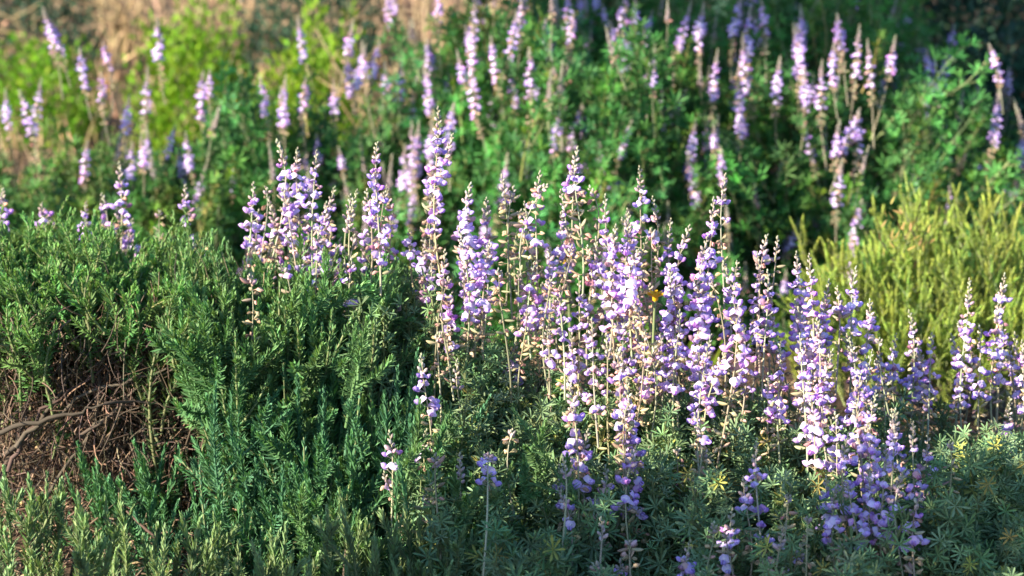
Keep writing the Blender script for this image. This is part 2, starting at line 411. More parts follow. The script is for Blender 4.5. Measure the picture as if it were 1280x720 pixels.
# shared shapes
LS = [make_mesh('leafy_stem', leafy_stem(R.uniform(.15, .22), int(R.integers(24, 31)), R.uniform(.014, .019)), [M_LUP, M_GST]) for _ in range(14)]
def shoots(n, mats, name='leafy_shoot', **kw):
    return [make_mesh(name, branchy(**{k: (v() if callable(v) else v) for k, v in kw.items()}), mats) for _ in range(n)]
U = lambda a, b: (lambda: R.uniform(a, b))
SH_PALE = shoots(10, [M_PALE, M_GST], L=U(.14, .20), k=1, n_leaf=165, leaf=.0130, width=.0025, spread=.85, tips=1.5)
SH_TEAL = shoots(12, [M_TEAL, M_TEAL], L=U(.18, .28), k=2, n_leaf=210, leaf=.0130, width=.0026)
SH_MID = shoots(12, [M_MID, M_MID], L=U(.12, .22), k=2, n_leaf=170, leaf=.013, width=.0026, tips=1.4)
SH_SAGE = shoots(12, [M_SAGE, M_GST], L=U(.10, .16), k=3, n_leaf=100, leaf=.0115, width=.0024, tips=1.45)
SH_YEL = shoots(10, [M_YEL, M_GST], L=U(.10, .18), k=4, n_leaf=150, leaf=.0095, width=.0020, fine=False, spread=.75)

def place(root, name, meshes, tip, base_dir, scale=1.0):
    """a shoot of the plant root whose tip reaches the point tip; base_dir is the way it points"""
    me = meshes[R.integers(len(meshes))]
    F = frames(np.array([base_dir]), R.uniform(0, 6.28, 1))[0]
    h = max(v.co.z for v in me.vertices) if 'h' not in me else me['h']
    me['h'] = h
    loc = np.asarray(tip)-norm(np.asarray(base_dir, float))*h*scale-np.array(root.location)
    return link(name, me, root, F*scale, loc)

def woody(root, name, a, b, r0, r1, bend=.15, mat=None, n=9):
    P = curve(a, b, bend, n)
    P[1:-1] += R.normal(0, .012*np.linalg.norm(np.asarray(b)-a), (n-2, 3))
    return link(name, make_mesh(name, moved(tube(P-P[0], np.linspace(r0, r1, n), 6), tint=jit(1, .15, .05)[0]), [mat or M_BARK]), root, None, [float(q) for q in P[0]-np.array(root.location)])

def groundpt(x, y): return np.array([x, y, float(ground_z(x, y))])

# ------------------------------------------------------------------ lupines in the sharp band
LUP_GROUP = 'lilac lupine bushes in bloom'
def lupine(px, Y, label, spikes, stems, n_stem, group=LUP_GROUP):
    """spikes: (tip x, tip y, foot x, foot y, last blossom y, last pod y, depth, extras); stems: photo regions (x0,x1,y0,y1,depth far,depth near) that the leafy stems' tips fill"""
    g = groundpt(at(px, 500, Y)[0], Y)
    root = thing('lupine_bush', label, 'lupine', g, group)
    for s in spikes:
        tx, ty, bx, by, yo, yp, d = s[:7]; kw = dict(s[7]) if len(s) > 7 else {}
        tip, foot = at(tx, ty, d), at(bx, by, d-.02+R.normal(0, .03))
        P = curve(foot, tip, R.uniform(.02, .07), 10)
        L = by-ty
        fb = kw.pop('fb', None)
        fo = max((yo-ty)/L, .02); fp = max((yp-ty)/L, fo)
        fb = min(fo, min(.16, 24/L)+R.uniform(0, .05)) if fb is None else fb
        add_spike(root, P, fb, min(fo, .97), min(fp, .97), **kw)
    for i in range(7 if len(spikes) > 11 else 4 if len(spikes) > 7 else 0):
        q = spikes[R.integers(len(spikes))]; x, y = q[0]+R.normal(0, 22), q[1]+R.uniform(15, 90); d = q[6]+R.normal(0, .04)
        P = curve(at(x+R.normal(0, 15), y+R.uniform(130, 200), d+R.normal(0, .04)), at(x, y, d), R.uniform(.02, .07), 10)
        fo = R.uniform(.35, .6); add_spike(root, P, R.uniform(.1, .2), fo, min(.95, fo+R.uniform(.05, .3)))
    for i in range(len(spikes)//2 if len(spikes) > 4 else 0):
        q = spikes[R.integers(len(spikes))]; x, y = q[0]+R.normal(0, 18), q[1]+R.uniform(15, 80); d = q[6]+R.normal(0, .04)
        P = curve(at(x+R.normal(0, 14), y+R.uniform(130, 200), d+.03), at(x, y, d), R.uniform(.04, .12), 10)
        add_spike(root, P, .06, .07, R.uniform(.4, .8), sparse=R.uniform(.35, .7))
    # stems between the root and the spikes
    for i in range(5):
        q = stems[i % len(stems)]; b = at(R.uniform(q[0], q[1]), R.uniform(q[2], q[3])+80, (q[4]+q[5])/2+.04)
        woody(root, 'stem', g+R.normal(0, .01, 3)*[1, 1, 0]-[0, 0, .01], b, .005, .002, .1, M_GST)
    wt = np.array([(q[1]-q[0])*(q[3]-q[2]) for q in stems], float); wt /= wt.sum()
    for i in range(n_stem):
        q = stems[R.choice(len(stems), p=wt)]
        x, k = R.uniform(q[0], q[1]), R.uniform(0, 1)
        y = q[2]+(q[3]-q[2])*k; d = q[4]+(q[5]-q[4])*k+R.normal(0, .05)
        tip = at(x, y, d); out = tip-(g+[0, 0, -.1]); dirn = norm(out*[1, 1, .7])+np.array([0, -.15, .9])+R.normal(0, .22, 3)
        place(root, 'leafy_stem', LS, tip, dirn, R.uniform(.8, 1.15))
    return root

SP = dict(sparse=.55)
lupine(90, 2.95, 'lupine whose few lilac spikes peek over the rounded green sage shrub',
    [(4, 238, 8, 340, 288, 296, 2.9), (52, 256, 56, 345, 284, 290, 2.9), (108, 254, 113, 345, 302, 310, 2.9), (128, 244, 131, 345, 303, 312, 2.9), (149, 205, 150, 340, 292, 296, 2.9, SP),
     (165, 276, 168, 350, 322, 330, 2.9), (232, 233, 243, 345, 328, 332, 2.8, SP), (252, 302, 250, 370, 312, 318, 2.85, dict(fb=.25))],
    [(0, 260, 310, 360, 3.0, 2.9)], 22)
lupine(370, 2.55, 'lupine with slender pale spikes and tan husks just beside the blue green sage shrub',
    [(317, 231, 306, 352, 318, 342, 2.55), (347, 178, 332, 360, 250, 330, 2.6), (372, 188, 377, 370, 275, 340, 2.55, dict(sparse=.7)), (396, 190, 392, 370, 300, 345, 2.5), (418, 236, 410, 370, 300, 350, 2.55, SP),
     (362, 232, 366, 390, 262, 300, 2.6), (350, 330, 362, 430, 366, 380, 2.4), (400, 285, 388, 410, 385, 395, 2.45), (376, 300, 381, 410, 380, 398, 2.5), (438, 246, 433, 350, 262, 262, 2.5, dict(fb=.3)),
     (385, 240, 384, 390, 320, 350, 2.58), (335, 338, 345, 420, 362, 372, 2.5), (425, 300, 415, 400, 360, 380, 2.5)],
    [(345, 460, 335, 420, 2.6, 2.4)], 34)
lupine(510, 2.5, 'lupine with the tallest spike of all and a dense lilac spike over grey leaves',
    [(471, 180, 476, 370, 342, 352, 2.45, dict(dens=1.15, pale=.65)), (484, 235, 482, 380, 340, 355, 2.5), (458, 240, 462, 370, 330, 340, 2.5), (446, 240, 440, 370, 262, 262, 2.45, dict(fb=.4)), (512, 288, 519, 370, 322, 330, 2.5, SP),
     (548, 136, 553, 360, 300, 330, 2.45, dict(dens=1.0, pale=.7)), (566, 170, 520, 420, 240, 300, 2.5, dict(sparse=.5)), (540, 230, 550, 400, 305, 335, 2.5), (529, 300, 540, 420, 330, 350, 2.5, SP)],
    [(425, 570, 325, 395, 2.6, 2.4)], 44)
lupine(590, 2.45, 'lupine with two broad dense lilac heads left of the small golden flower, husks below them',
    [(588, 232, 594, 450, 405, 440, 2.4, dict(dens=1.15)), (575, 290, 583, 450, 410, 435, 2.35, dict(dens=1.1)), (556, 315, 564, 460, 405, 430, 2.38), (608, 250, 602, 440, 392, 420, 2.42), (540, 330, 552, 450, 400, 425, 2.42), (612, 305, 604, 450, 400, 430, 2.36),
     (628, 222, 633, 380, 262, 345, 2.5, SP), (675, 217, 668, 430, 330, 400, 2.42), (656, 255, 651, 440, 322, 400, 2.46), (642, 235, 640, 400, 250, 340, 2.5, SP), (668, 330, 664, 450, 425, 440, 2.4), (686, 310, 682, 450, 400, 425, 2.42), (649, 340, 640, 450, 360, 420, 2.42, SP),
     (572, 452, 582, 560, 470, 470, 2.3, dict(fb=.3)), (547, 420, 552, 540, 430, 480, 2.3, SP)],
    [(540, 700, 400, 560, 2.5, 2.25)], 76)
lupine(755, 2.4, 'lupine with massed lilac spikes and tan husks between the two small golden flowers',
    [(722, 186, 728, 380, 250, 345, 2.48), (738, 236, 736, 380, 250, 340, 2.5, SP), (712, 286, 716, 380, 300, 330, 2.45, dict(fb=.3)), (757, 246, 761, 450, 400, 430, 2.4), (770, 284, 769, 460, 420, 445, 2.36, dict(dens=1.1)), (800, 211, 795, 450, 330, 420, 2.42), (786, 268, 790, 450, 410, 440, 2.38), (816, 248, 812, 420, 300, 385, 2.45, SP), (808, 300, 803, 450, 400, 430, 2.4),
     (745, 300, 748, 460, 430, 445, 2.42), (700, 360, 706, 500, 470, 490, 2.35), (724, 348, 722, 500, 470, 490, 2.36), (740, 400, 748, 560, 520, 545, 2.28), (684, 412, 690, 520, 465, 500, 2.32), (758, 420, 762, 580, 510, 560, 2.3), (800, 380, 798, 520, 470, 500, 2.35), (715, 420, 718, 540, 500, 530, 2.32), (820, 430, 812, 560, 500, 540, 2.3), (780, 400, 776, 540, 480, 520, 2.34), (735, 310, 734, 470, 400, 440, 2.4), (790, 340, 786, 480, 440, 460, 2.36)],
    [(690, 850, 430, 590, 2.45, 2.2)], 70)
lupine(760, 2.15, 'low lupine in the shade with pinkish spikes fading into blue ones near the ground',
    [(711, 476, 722, 700, 625, 650, 2.14, dict(pale=.5)), (772, 438, 779, 650, 560, 600, 2.16), (784, 478, 782, 710, 665, 690, 2.12), (757, 586, 758, 720, 660, 690, 2.1), (735, 540, 742, 700, 640, 665, 2.13), (795, 560, 790, 720, 655, 690, 2.1), (700, 585, 708, 720, 640, 660, 2.12, SP),
     (704, 575, 702, 700, 590, 590, 2.05, dict(fb=.2)), (752, 650, 748, 740, 662, 662, 2.0, dict(fb=.3)), (788, 680, 790, 760, 684, 720, 2.02), (640, 540, 650, 700, 548, 570, 2.15, SP)],
    [(600, 860, 560, 730, 2.2, 1.98)], 62)
lupine(890, 2.4, 'lupine with one tall sparse spike rising above crowded lilac ones against dark shrubs',
    [(862, 284, 852, 500, 470, 490, 2.36), (838, 338, 835, 500, 480, 495, 2.34), (884, 298, 876, 500, 480, 495, 2.36), (907, 220, 905, 440, 300, 350, 2.42, SP), (905, 330, 893, 600, 490, 560, 2.28), (922, 328, 915, 520, 470, 500, 2.36), (892, 250, 886, 460, 420, 440, 2.4, SP), (850, 390, 842, 540, 500, 525, 2.3), (870, 350, 862, 520, 490, 510, 2.33),
     (958, 296, 950, 470, 334, 400, 2.42, SP), (972, 298, 962, 470, 330, 390, 2.42, SP), (947, 318, 940, 500, 440, 470, 2.38), (960, 340, 952, 500, 440, 480, 2.36), (930, 410, 920, 560, 500, 540, 2.3), (888, 420, 878, 640, 530, 620, 2.22), (870, 520, 850, 700, 560, 640, 2.15, SP), (826, 420, 822, 540, 490, 510, 2.34)],
    [(810, 980, 450, 600, 2.45, 2.2)], 66)
lupine(1040, 2.4, 'lupine with crowded violet spikes in front of the bare soil under the yellow green shrub',
    [(1012, 320, 1010, 520, 490, 505, 2.36), (1036, 352, 1030, 520, 490, 505, 2.38), (995, 378, 990, 540, 520, 530, 2.32), (1070, 336, 1062, 500, 420, 460, 2.42, SP), (1088, 378, 1080, 520, 480, 500, 2.38), (1046, 360, 1044, 500, 400, 450, 2.42, dict(fb=.2)), (1000, 420, 1010, 600, 560, 580, 2.26), (1060, 420, 1060, 580, 545, 565, 2.28), (1040, 440, 1042, 620, 590, 605, 2.24), (1022, 400, 1020, 560, 530, 545, 2.3), (975, 430, 975, 580, 540, 560, 2.3), (1090, 440, 1086, 590, 550, 570, 2.28), (1075, 470, 1078, 620, 580, 600, 2.22), (1015, 500, 1020, 640, 590, 620, 2.2), (960, 470, 965, 600, 540, 580, 2.26)],
    [(960, 1130, 470, 610, 2.45, 2.18)], 64)
lupine(1210, 2.5, 'sunlit lupine with pale pinkish spikes and bright leaves below the yellow green shrub',
    [(1137, 390, 1138, 540, 500, 520, 2.5), (1165, 418, 1160, 540, 500, 520, 2.48), (1120, 420, 1124, 540, 500, 515, 2.46), (1212, 350, 1206, 580, 520, 560, 2.46, dict(dens=1.15, pale=.75)), (1256, 345, 1245, 540, 395, 480, 2.5), (1250, 400, 1246, 540, 490, 510, 2.48), (1278, 428, 1272, 560, 515, 535, 2.46), (1225, 410, 1222, 560, 510, 540, 2.46, dict(pale=.7)), (1190, 420, 1190, 560, 500, 530, 2.5), (1150, 440, 1150, 560, 520, 535, 2.46), (1295, 380, 1290, 540, 480, 510, 2.5), (1100, 440, 1100, 560, 520, 540, 2.48)],
    [(1100, 1310, 500, 640, 2.55, 2.25), (1165, 1320, 530, 720, 2.2, 1.98)], 150)
lupine(1085, 2.1, 'shaded lupine with blue violet spikes crowded together over tan husks close to the viewer',
    [(946, 552, 956, 740, 690, 710, 2.05), (1095, 492, 1090, 720, 640, 680, 2.1, dict(dens=1.1)), (1120, 515, 1116, 720, 660, 690, 2.08, dict(dens=1.1)), (1070, 500, 1076, 710, 650, 690, 2.1), (1142, 530, 1140, 740, 650, 700, 2.08), (1108, 560, 1104, 740, 690, 720, 2.04), (1045, 610, 1052, 760, 690, 730, 2.02, SP), (915, 640, 905, 780, 720, 740, 2.0), (862, 680, 860, 780, 725, 740, 1.98), (1130, 590, 1132, 750, 700, 720, 2.03), (1085, 590, 1083, 750, 690, 720, 2.03), (985, 620, 990, 760, 630, 720, 2.02), (1010, 650, 1005, 760, 655, 720, 2.0, SP), (1160, 545, 1160, 700, 620, 670, 2.1, SP), (1060, 545, 1062, 720, 660, 690, 2.08), (930, 600, 935, 740, 680, 700, 2.04, SP), (1150, 620, 1146, 760, 700, 730, 2.0)],
    [(850, 1200, 570, 760, 2.15, 1.95)], 88)
lupine(505, 2.25, 'slim lupine with two short bluish spikes half hidden among dark sage shoots',
    [(527, 446, 536, 640, 532, 560, 2.22, dict(sparse=.5)), (533, 540, 538, 680, 585, 615, 2.2, SP), (487, 542, 490, 680, 608, 620, 2.2, dict(pale=.4)), (545, 570, 551, 700, 580, 640, 2.1, dict(fb=.12, sparse=.3)), (575, 570, 572, 700, 590, 590, 2.12, dict(fb=.25))],
    [(500, 610, 520, 640, 2.3, 2.1)], 20)
lupine(606, 2.08, 'single short lupine stalk topped by one flat ring of lilac blossoms',
    [(610, 570, 604, 720, 608, 610, 2.08, dict(fb=.02, sparse=.7))], [(595, 640, 660, 720, 2.08, 2.0)], 6)

# ------------------------------------------------------------------ sage shrubs
def foliage_fill(root, name, base_mesh_fn, n, points, dirs, mats, scale=(.8, 1.15)):
    pool = [base_mesh_fn() for _ in range(6)]; ts = []
    for i in range(n):
        F = frames(dirs[i:i+1], R.uniform(0, 6.28, 1))[0]*R.uniform(*scale)
        t = pool[i % 6]; h = t.v[:, 2].max()
        ts.append(moved(t, F, points[i]-F[:, 2]*h-np.array(root.location), jit(1, .12, .05)[0]))
    o = link(name, make_mesh(name, join(*ts), mats), root); return o

def shrub(label, px, Y, regions, n_part, n_fill, meshes, fill_fn, mats, group='sage shrubs', name='sage_shrub', branches=9, up=.8, barkmat=None, sc=(.85, 1.15), cat='shrub'):
    g = groundpt(at(px, 500, Y)[0], Y)
    root = thing(name, label, cat, g, group)
    wt = np.array([(q[1]-q[0])*max(q[3]-q[2], 20) for q in regions], float); wt /= wt.sum()
    def pick(back):
        q = regions[R.choice(len(regions), p=wt)]; k = R.uniform(0, 1); x = R.uniform(q[0], q[1])
        if len(q) > 6: y0 = q[2]+q[6](x)
        else: y0 = q[2]
        y = y0+(q[3]-y0)*k; d = q[4]+(q[5]-q[4])*k+R.normal(0, .04)+back
        return at(x, y, d)
    ps, ds = [], []
    for i in range(n_part+n_fill):
        b = R.uniform(.0, .12) if i >= n_part else 0
        p = pick(b); d = norm(norm(p-(g-[0, 0, .12]))*[1, 1, .8]+np.array([0, 0, up])+R.normal(0, .17, 3)); ps.append(p); ds.append(d)
    for i in range(n_part): place(root, 'leafy_shoot', meshes, ps[i], ds[i], R.uniform(*sc))
    if n_fill:
        o = foliage_fill(root, 'foliage', fill_fn, n_fill, np.array(ps[n_part:]), np.array(ds[n_part:]), mats); o['kind'] = 'stuff'
    for i in range(branches):
        b = ps[R.integers(len(ps))]-np.array([0, 0, .07])
        woody(root, 'branch', g+R.normal(0, .02, 3)*[1, 1, 0]-[0, 0, .02], b, R.uniform(.004, .008), .0015, R.uniform(.08, .25), barkmat)
    return root

sage_fill = lambda: branchy(R.uniform(.10, .16), 3, 90, .012, .0025, False)
teal_fill = lambda: branchy(R.uniform(.18, .28), 2, 140, .0135, .0030, False)
bump = lambda x: 18*math.sin(x*.045)+10*math.sin(x*.13)+R.normal(0, 7)
left_sage = shrub('big rounded bright green sage shrub with woody bare legs over brown litter', 110, 2.68,
    [(-60, 120, 262, 350, 2.66, 2.38, bump), (100, 260, 282, 370, 2.66, 2.38, bump), (-60, 40, 330, 400, 2.5, 2.4)], 100, 210, SH_SAGE, sage_fill, [M_SAGE, M_GST], branches=14)
for (a, b, c, d, Y0, Y1, r) in [(2, 600, 40, 415, 2.44, 2.42, .0075), (4, 570, 118, 400, 2.42, 2.42, .006), (10, 590, 150, 450, 2.40, 2.44, .0055), (20, 560, 235, 455, 2.40, 2.42, .0055), (122, 520, 124, 380, 2.46, 2.48, .006), (100, 545, 190, 420, 2.42, 2.45, .004), (-20, 520, 70, 400, 2.46, 2.45, .006), (60, 620, 300, 430, 2.42, 2.40, .004), (-10, 545, 130, 505, 2.38, 2.38, .006), (170, 600, 200, 440, 2.44, 2.45, .0035), (130, 505, 250, 520, 2.38, 2.42, .004)]:
    woody(left_sage, 'branch', at(a, b, Y0), at(c, d, Y1), r*.62, r*.2, .13, n=14)
shrub('blue green sage shrub with fine grey tips between the bright green one and lupines', 330, 2.6,
    [(215, 500, 300, 420, 2.48, 2.34, bump)], 100, 190, SH_MID, teal_fill, [M_MID, M_GST], branches=9)
shrub('tall dark teal sage shoots standing in shade in the middle of the picture', 440, 2.35,
    [(250, 540, 400, 640, 2.40, 2.18, bump), (400, 610, 420, 600, 2.42, 2.2, bump)], 100, 130, SH_TEAL+SH_MID[:5], teal_fill, [M_TEAL, M_GST], branches=6, up=1.4)
stray = [o for o in bpy.data.objects if o.get('label', '').startswith('tall dark teal')][0]
for i in range(16): place(stray, 'leafy_shoot', SH_MID+SH_TEAL[:4], at(R.uniform(470, 680), R.uniform(490, 650), R.uniform(2.08, 2.25)), R.normal(0, .2, 3)+[0, 0, 1], R.uniform(.6, 1))
def low_sage(px, Y, region, n, label, meshes=SH_PALE, nf=0):
    return shrub(label, px, Y, [region], n, nf, meshes, teal_fill, [M_TEAL, M_GST], group='pale sage plants along the lower edge', name='sage_plant', branches=4, up=2.2, cat='sage plant')
low_sage(20, 2.1, (-30, 70, 575, 720, 2.15, 2.0), 17, 'pale sage plant in the bottom corner below the bare branches')
low_sage(115, 2.1, (60, 175, 590, 720, 2.15, 2.0), 18, 'pale sage plant with sunlit tips beside the bottom corner plant')
low_sage(225, 2.12, (165, 270, 620, 720, 2.17, 2.0), 14, 'short pale sage plant in front of the brown litter patch')
low_sage(330, 2.12, (270, 400, 635, 720, 2.16, 2.0), 16, 'low sage plant at the near end of the bare litter')
low_sage(450, 2.1, (400, 520, 600, 720, 2.16, 2.0), 18, 'mixed light and dark sage plant under the short bluish lupine')
low_sage(570, 2.05, (520, 620, 650, 730, 2.1, 1.98), 13, 'small sage plant with a few bright tips below the single ringed blossom')
low_sage(250, 2.3, (90, 310, 530, 640, 2.45, 2.26), 26, 'thin dark sage shoots standing up out of the brown litter', SH_TEAL)

yel_fill = lambda: branchy(R.uniform(.10, .18), 4, 140, .0095, .0020, False, spread=.75)
yr = shrub('yellow green shrub with upright feathery shoots and a rusty patch at its top', 1180, 3.2,
    [(1080, 1340, 225, 430, 3.4, 2.95, lambda x: R.normal(5, 18)+max(0, (1130-x))*.5), (985, 1100, 290, 420, 3.2, 3.0, lambda x: R.normal(0, 15))], 100, 230, SH_YEL, yel_fill, [M_YEL, M_GST],
    group='yellow green shrubs', name='feathery_shrub', branches=8, up=1.1, sc=(.75, 1.1))
def rusty(root, c, n=45):
    p = c+R.normal(0, 1, (n, 3))*[.022, .02, .022]; F = frames(R.normal(0, .5, (n, 3))+[0, 0, 1], R.uniform(0, 6.28, n))*np.stack([np.full(n, .004), np.full(n, .004), np.full(n, .014)], -1)[:, None, :]
    link('rusty_leaves', make_mesh('rusty_leaves', repeat(NEEDLE, F, p-np.array(root.location), jit(n, .2, .1)), [M_RUST]), root)
rusty(yr, at(1130, 290, 3.05))

for i in range(36):
    x, y = R.uniform(-40, 310), R.uniform(430, 590); place(left_sage, 'leafy_shoot', SH_SAGE, at(x, y, R.uniform(2.45, 2.65)), R.normal(0, .35, 3)+[0, 0, .9], R.uniform(.5, .95))
def understory(root, n, x0, x1, y0, y1, d0, d1, mat):
    ts = []; o = np.array(root.location)
    for i in range(n):
        a = at(R.uniform(x0, x1), R.uniform(y0, y1), R.uniform(d0, d1)); a[2] = max(a[2], float(ground_z(a[0], a[1])))
        b = a+R.normal(0, 1, 3)*[.026, .022, .042]
        ts.append(tube(curve(a, b, .15, 5)-o, np.linspace(.0011, .0004, 5)*R.uniform(.6, 1.4), 3, jit(1, .3, .06)[0]))
    setting(link('twig', make_mesh('twig', join(*ts), [mat]), root), 'stuff')
understory(left_sage, 2400, -60, 310, 395, 640, 2.42, 2.7, M_TWIG)
understory(left_sage, 3000, -60, 330, 395, 650, 2.40, 2.7, M_BARK)

# ------------------------------------------------------------------ litter under the sage shrub
def litter(name, n, x0, x1, y0, y1, mat, lo=.015, hi=.07, lift=.03, r=(.0006, .0016)):
    x, y = R.uniform(x0, x1, n), R.uniform(y0, y1, n); ts = []
    z = ground_z(x, y)
    for i in range(n):
        l = R.uniform(lo, hi); a = R.uniform(0, 6.28); e = R.normal(0, .3)
        d = np.array([math.cos(a)*math.cos(e), math.sin(a)*math.cos(e), math.sin(e)])*l/2
        c = np.array([x[i], y[i], z[i]+abs(R.normal(0, lift))+.003]); m = c+R.normal(0, .12*l, 3)
        ts.append(tube(np.array([c-d, m, c+d]), R.uniform(*r), 3, jit(1, .3, .06)[0]))
    return setting(link(name, make_mesh(name, join(*ts), [mat])), 'stuff')
litter('twig_litter', 5200, -.85, .35, 2.2, 3.4, M_TWIG)
litter('fallen_leaf_litter', 2200, -.85, 1.0, 2.0, 3.4, M_DRY, .008, .03, .02, (.001, .0024))

# ------------------------------------------------------------------ back lupines, out of focus
def bspike_set(n, **kw):
    out = []
    for i in range(n):
        L = R.uniform(.20, .30); P = curve([0, 0, 0], [R.normal(0, .02), R.normal(0, .02), L], .04, 8)
        fo = R.uniform(.35, .6); sh = spike_shapes(P, .1+R.uniform(0, .1), fo, min(.95, fo+R.uniform(.05, .3)), **kw)
        out.append(({k: make_mesh('flower_spike' if k == 'stalk' else k, v, [M_STK] if k == 'stalk' else SPMAT[k]()) for k, v in sh.items()}, L))
    return out
BSP = bspike_set(9, size=.0106, pale=.85, sparse=.8)
def bbud_set(n):
    out = []
    for i in range(n):
        L = R.uniform(.16, .24); P = curve([0, 0, 0], [R.normal(0, .02), R.normal(0, .02), L], .03, 8)
        sh = spike_shapes(P, .42, .43, .44+R.uniform(0, .3), size=.0125)
        out.append(({k: make_mesh('flower_spike' if k == 'stalk' else k, v, [M_STK] if k == 'stalk' else SPMAT[k]()) for k, v in sh.items()}, L))
    return out
BBUD = bbud_set(5)
def put_bspike(root, src, tip, dirn, s):
    ms, L = src[R.integers(len(src))]
    F = frames(np.array([dirn], float), R.uniform(0, 6.28, 1))[0]*s
    o = link('flower_spike', ms['stalk'], root, F, np.asarray(tip)-F[:, 2]*L-np.array(root.location))
    for k in ('blossom', 'bud', 'dried_blossoms'):
        if k in ms: link(k, ms[k], o)
BACK_STEMS = [leafy_stem(R.uniform(.12, .18), int(R.integers(9, 13)), R.uniform(.022, .03), False) for _ in range(10)]
def mound(c, rx, ry, h, n, shell=.25):
    """points through a bush's crown and the ways its shoots point"""
    a = R.uniform(0, 6.283, n); u = R.uniform(0.02, 1, n); r = np.sqrt(1-u*u)
    d = np.stack([np.cos(a)*r, np.sin(a)*r, u], 1)
    lump = 1+.20*np.sin(d[:, 0]*5+c[0]*7)*np.cos(d[:, 1]*6+c[1]*5)+.10*np.sin(11*d[:, 0]-3+c[0])*np.sin(9*d[:, 2]+c[1]*3)+.09*np.sin(19*a+c[0]*9)
    k = lump*(1-shell*R.random(n)**1.6)
    return c+d*k[:, None]*np.array([rx, ry, h]), norm(d+np.array([0, 0, .55])+R.normal(0, .25, (n, 3)))
def back_lupine(px, Y, rx, ry, h, n, label, spikes, nbud=0, mat=None, group=LUP_GROUP, ss=.78, seed_extra=0):
    g = groundpt(at(px, 300, Y)[0], Y); root = thing('lupine_bush', label, 'lupine', g, group)
    pts, ds = mound(g, rx, ry, h, n); ts = []
    for i in range(n):
        F = frames(ds[i:i+1], R.uniform(0, 6.28, 1))[0]*R.uniform(.8, 1.2); t = BACK_STEMS[i % 10]
        ts.append(moved(t, F, pts[i]-F[:, 2]*t.v[:, 2].max()-g, jit(1, .28, .10)[0]*([1.5, 1.15, .8] if R.random() < .14 else [1, 1, 1])))
    link('foliage', make_mesh('foliage', join(*ts), [mat or M_LUPB, M_GST]), root)
    for i in range(6): woody(root, 'stem', g, pts[R.integers(n)]-[0, 0, .05], .007, .003, .1)
    for (tx, ty, *r) in spikes:
        d = Y-ry*1.05
        while d < Y+.1:
            q = (at(tx, ty+70, d)-g)/np.array([rx, ry, h])
            if (q**2).sum() < .98: break
            d += .02
        put_bspike(root, BSP, at(tx, ty, d), [R.normal(0, .08), R.normal(0, .06), 1], ss*R.uniform(.85, 1.15))
    front = [i for i in R.permutation(n) if pts[i][1] < g[1]+.1*ry and pts[i][2] > g[2]+.2*h]; seed_extra = int(nbud*1.5); nbud = int(nbud*1.4)
    for q, i in enumerate(front[:nbud+seed_extra]):
        put_bspike(root, BBUD if q < nbud else BSP, pts[i]+[0, 0, R.uniform(.03, .10)], [R.normal(0, .15), R.normal(0, .1), 1], R.uniform(.5, .85))
    return root
back_lupine(120, 4.25, .56, .5, .43, 760, 'soft focus lupine bush behind the rounded sage shrub, pale spikes against lime green scrub',
    [(62, 8, 4.1), (72, 25, 4.1), (134, 52, 4.1), (205, 22, 4.2), (178, 82, 4.0), (57, 98, 3.9), (168, 165, 3.8), (150, 118, 4.0), (20, 115, 3.9), (2, 110, 4.0), (112, 60, 4.3), (265, 92, 4.2), (130, 90, 4.0)], 16)
back_lupine(330, 4.3, .30, .35, .52, 380, 'narrow soft focus lupine clump with pink lilac spikes beside golden weeds',
    [(340, 92, 3.9), (333, 110, 3.95), (388, 18, 4.2), (425, 25, 4.1), (378, 95, 4.1), (450, 55, 4.1), (465, 50, 4.2)], 8)
back_lupine(480, 4.35, .30, .45, .47, 520, 'soft focus lupine clump in front of the tangled dead twigs', [(450, 60), (500, 78), (545, 80), (420, 100), (518, 150)], 14)
back_lupine(685, 4.6, .49, .9, .74, 1300, 'broad soft focus lupine bush behind the tallest spike, next to grey dead twigs',
    [(500, -10, 4.6), (495, 70, 4.1), (545, 75, 4.0), (583, 30, 4.2), (600, -5, 4.5), (625, 15, 4.4), (612, 45, 4.2), (653, 62, 4.0), (608, 85, 3.9), (518, 150, 3.7), (545, 150, 3.7), (570, 130, 3.8), (640, 0, 4.6), (560, -10, 4.8), (690, 140, 3.8), (590, 60, 4.2)], 34)
back_lupine(800, 4.7, .58, .95, .78, 1400, 'broad soft focus lupine bush with tan seed heads above the massed spikes',
    [(700, 25, 4.2), (712, 15, 4.3), (708, 88, 4.0), (690, -10, 4.6), (793, -5, 4.5), (790, 40, 4.2), (850, 0, 4.5), (858, 150, 3.8), (880, 185, 3.7), (735, 185, 3.7), (765, 205, 3.65), (880, 0, 4.6), (893, 60, 4.2), (770, -10, 4.7), (722, 130, 3.9)], 44)
back_lupine(1010, 4.6, .52, .85, .74, 1150, 'soft focus lupine bush crowned with many violet spikes beside the dark thicket',
    [(930, -8, 4.5), (925, 10, 4.4), (960, 0, 4.4), (965, 70, 4.1), (937, 102, 3.9), (1003, 5, 4.4), (1000, 85, 4.0), (1012, 30, 4.3), (1040, 18, 4.3), (1050, 55, 4.15), (1060, 20, 4.35), (1072, 30, 4.3), (1085, 50, 4.2), (1062, 135, 3.8), (1048, 150, 3.8), (1078, 142, 3.8), (985, 30, 4.3), (950, 40, 4.3), (1035, 75, 4.1), (1100, 45, 4.4)], 26)
back_lupine(1160, 4.9, .38, .5, .46, 520, 'shaded soft focus lupine with tall spikes standing against the dark thicket',
    [(1133, 2, 4.6), (1145, 42, 4.5), (1125, 125, 4.2), (1152, 55, 4.5), (1120, 70, 4.4), (1181, 30, 4.7), (1200, 140, 4.3), (1190, 160, 4.3), (1140, 20, 4.6)], 8)
